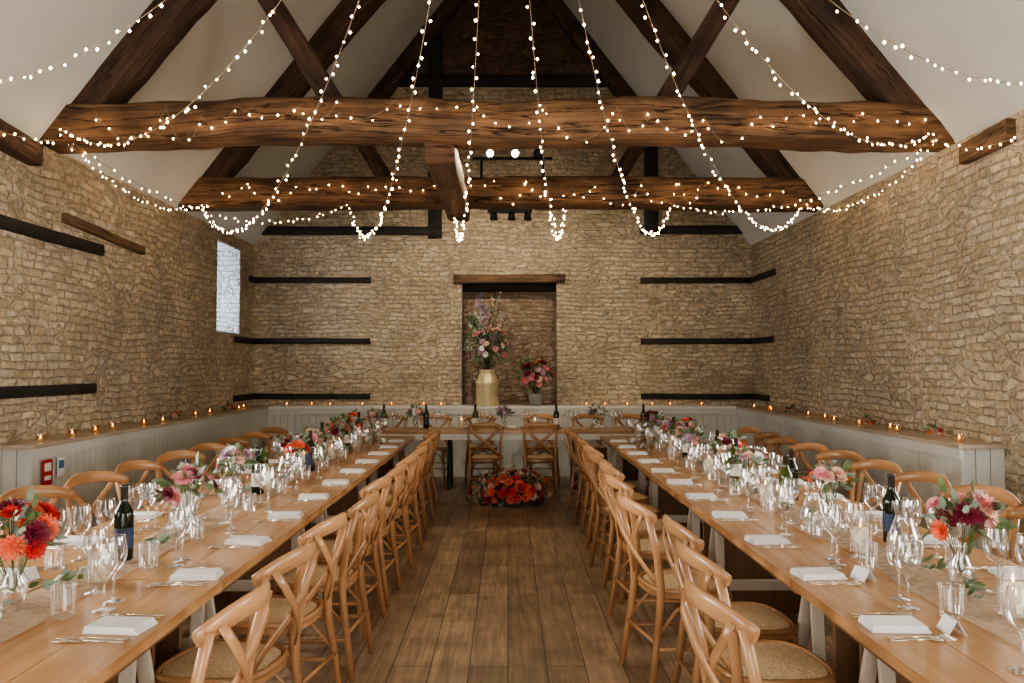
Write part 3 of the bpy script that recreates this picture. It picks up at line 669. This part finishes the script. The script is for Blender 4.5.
b=MB(); b.lathe([(0,.001),(.030,.001),(.034,.01),(.038,.055)],'amber',seg=14); b.lathe([(0,.004),(.019,.004),(.019,.02),(0,.02)],'wax',seg=12); b.lathe([(0,.022),(.006,.03),(.005,.038),(0,.052)],'flame',seg=8)
TC=b.mesh('tealight_candle')
b=MB(); b.lathe([(0,.001),(.05,.001),(.066,.03),(.068,.09),(.045,.15),(.034,.18),(.045,.235)],'glass',seg=20)
b.lathe([(0,.004),(.048,.004),(.063,.03),(.065,.085),(0,.085)],'glass',seg=20); CF=b.mesh('glass_carafe')
zt=.7505
for x,y,k in [(-1.57,3.30,0),(-1.66,4.18,1),(-1.55,4.95,2),(-1.63,5.35,1),(-1.5,6.1,0),(-1.62,7.0,1),(-1.55,7.8,2),(-1.6,8.6,0),
              (1.72,3.60,0),(1.53,4.42,1),(1.68,4.75,0),(1.55,5.45,1),(1.62,6.2,0),(1.55,6.95,2),(1.6,7.75,1),(1.5,8.6,0),(-1.05,10.3,0),(.62,10.3,2),(1.75,10.35,0),(-1.6,10.35,1),(-.42,10.3,1)]:
    x,y=free(x,y,.05); place(BT[k],'wine_bottle',(x,y,.764),R()*6)
for x,y in [(-1.60,3.98),(1.45,3.80),(-1.52,5.5),(1.5,5.62),(1.62,3.28),(-1.6,6.75),(1.6,7.0)]:
    x,y=free(x,y,.075); place(CF,'glass_carafe',(x,y,.764))
for x,y in [(1.60,2.55),(1.50,3.42),(1.5,4.68),(1.6,5.25),(1.5,6.0),(1.6,6.75),(1.55,7.55),(1.6,8.4),(-1.5,2.98),(-1.58,4.55),(-1.55,5.15),(-1.6,6.3),(-1.5,6.85),(-1.6,7.6),(-1.55,8.4),(-.6,10.35),(.35,10.35)]:
    x,y=free(x,y,.05); place(HC,'hurricane_candle',(x,y,.764))
for sx in (-1,1):
    for side in (-1,1):
        for i,y in enumerate(ys):
            yy=y+.06
            ex=sx*1.57+side*.385
            place(NK,'folded_napkin',(ex,yy,zt),U(-.15,.15))
            place(CT,'cutlery_set',(ex-side*.02,yy,zt),(math.pi if side>0 else 0)+U(-.06,.06))
            if R()<.3: place(PC,'place_card',(ex-side*.15,yy-.05,zt),math.pi/2+U(-.4,.4))
            for (dx,dy,r,me,nm) in ((.235,.18,.045,WG,'wine_glass'),(.215,.275,.045,WG,'wine_glass'),(.14,.32,.045,WG,'wine_glass'),(.17,.05,.042,TG,'water_tumbler')):
                if nm=='wine_glass' and dx==.14 and R()<.35: continue
                gx,gy=sx*1.57+side*dx+U(-.015,.015),yy+dy+U(-.025,.025)
                gx,gy=free(gx,gy,r); place(me,nm,(gx,gy,.7515 if dx>.18 else .766),R()*6)
for i in range(7):
    x=-1.7+i*.58; place(NK,'folded_napkin',(x,10.62,zt),math.pi/2+U(-.1,.1))
    for dx,yy in ((.17,10.6),(.27,10.56),(.2,10.42)):
        gx,gy=free(x+dx,yy,.042); place(WG,'wine_glass',(gx,min(gy,10.68),.7515 if yy>10.5 else .766))
spr=[(xL+.2,8.6),(xR-.2,7.6),(xR-.2,6.4),(xL+.2,10.2),(xR-.2,9.6)]
def clear(x,y): return all(abs(x-a)>.5 or abs(y-c)>.2 for a,c in spr)
y=6.05
while y<11.2:
    for tx,ty in ((xL+.16+U(-.05,.08),y),(xR-.16+U(-.08,.05),y+U(-.1,.1))):
        if clear(tx,ty): place(TC,'tealight_candle',(tx,ty,.99))
    y+=U(.3,.55)
x=-3.2
while x<3.2:
    if not (-.85<x<.85): place(TC,'tealight_candle',(x,11.6+U(-.08,.08),.99))
    x+=U(.25,.5)
for side,yy in spr:
    b=MB(); bouquet(b,(0,0,.03),.06,.10,.05,6,['f_coral','f_pink','f_red'],fr=(.02,.032),nl=16,lo=0); b.obj('flower_sprig',(side,yy,.99))
b=MB(); b.box((dl+.018,5.97,.77),(.006,.13,.19),'signr'); b.box((dl+.022,5.97,.81),(.003,.08,.06),'linen'); b.box((dl+.022,5.97,.73),(.003,.08,.03),'linen'); b.obj('fire_sign')
b=MB(); b.box((dl+.018,6.15,.79),(.006,.09,.14),'linen'); b.box((dl+.022,6.15,.81),(.003,.07,.06),'signb'); b.obj('notice_sign')

# ---------------------------------------------------------------- world, camera
w=bpy.data.worlds.new('overcast_sky'); scene.world=w; w.use_nodes=True
bg=w.node_tree.nodes['Background']; bg.inputs[0].default_value=(.82,.91,1,1); bg.inputs[1].default_value=1.0
cam=bpy.data.cameras.new('camera'); cam.sensor_width=36; cam.lens=28.125
co=bpy.data.objects.new('camera',cam); co.location=(0,0,1.55); co.rotation_euler=(math.radians(90+1.83),0,math.radians(-.286)); COL.objects.link(co); scene.camera=co
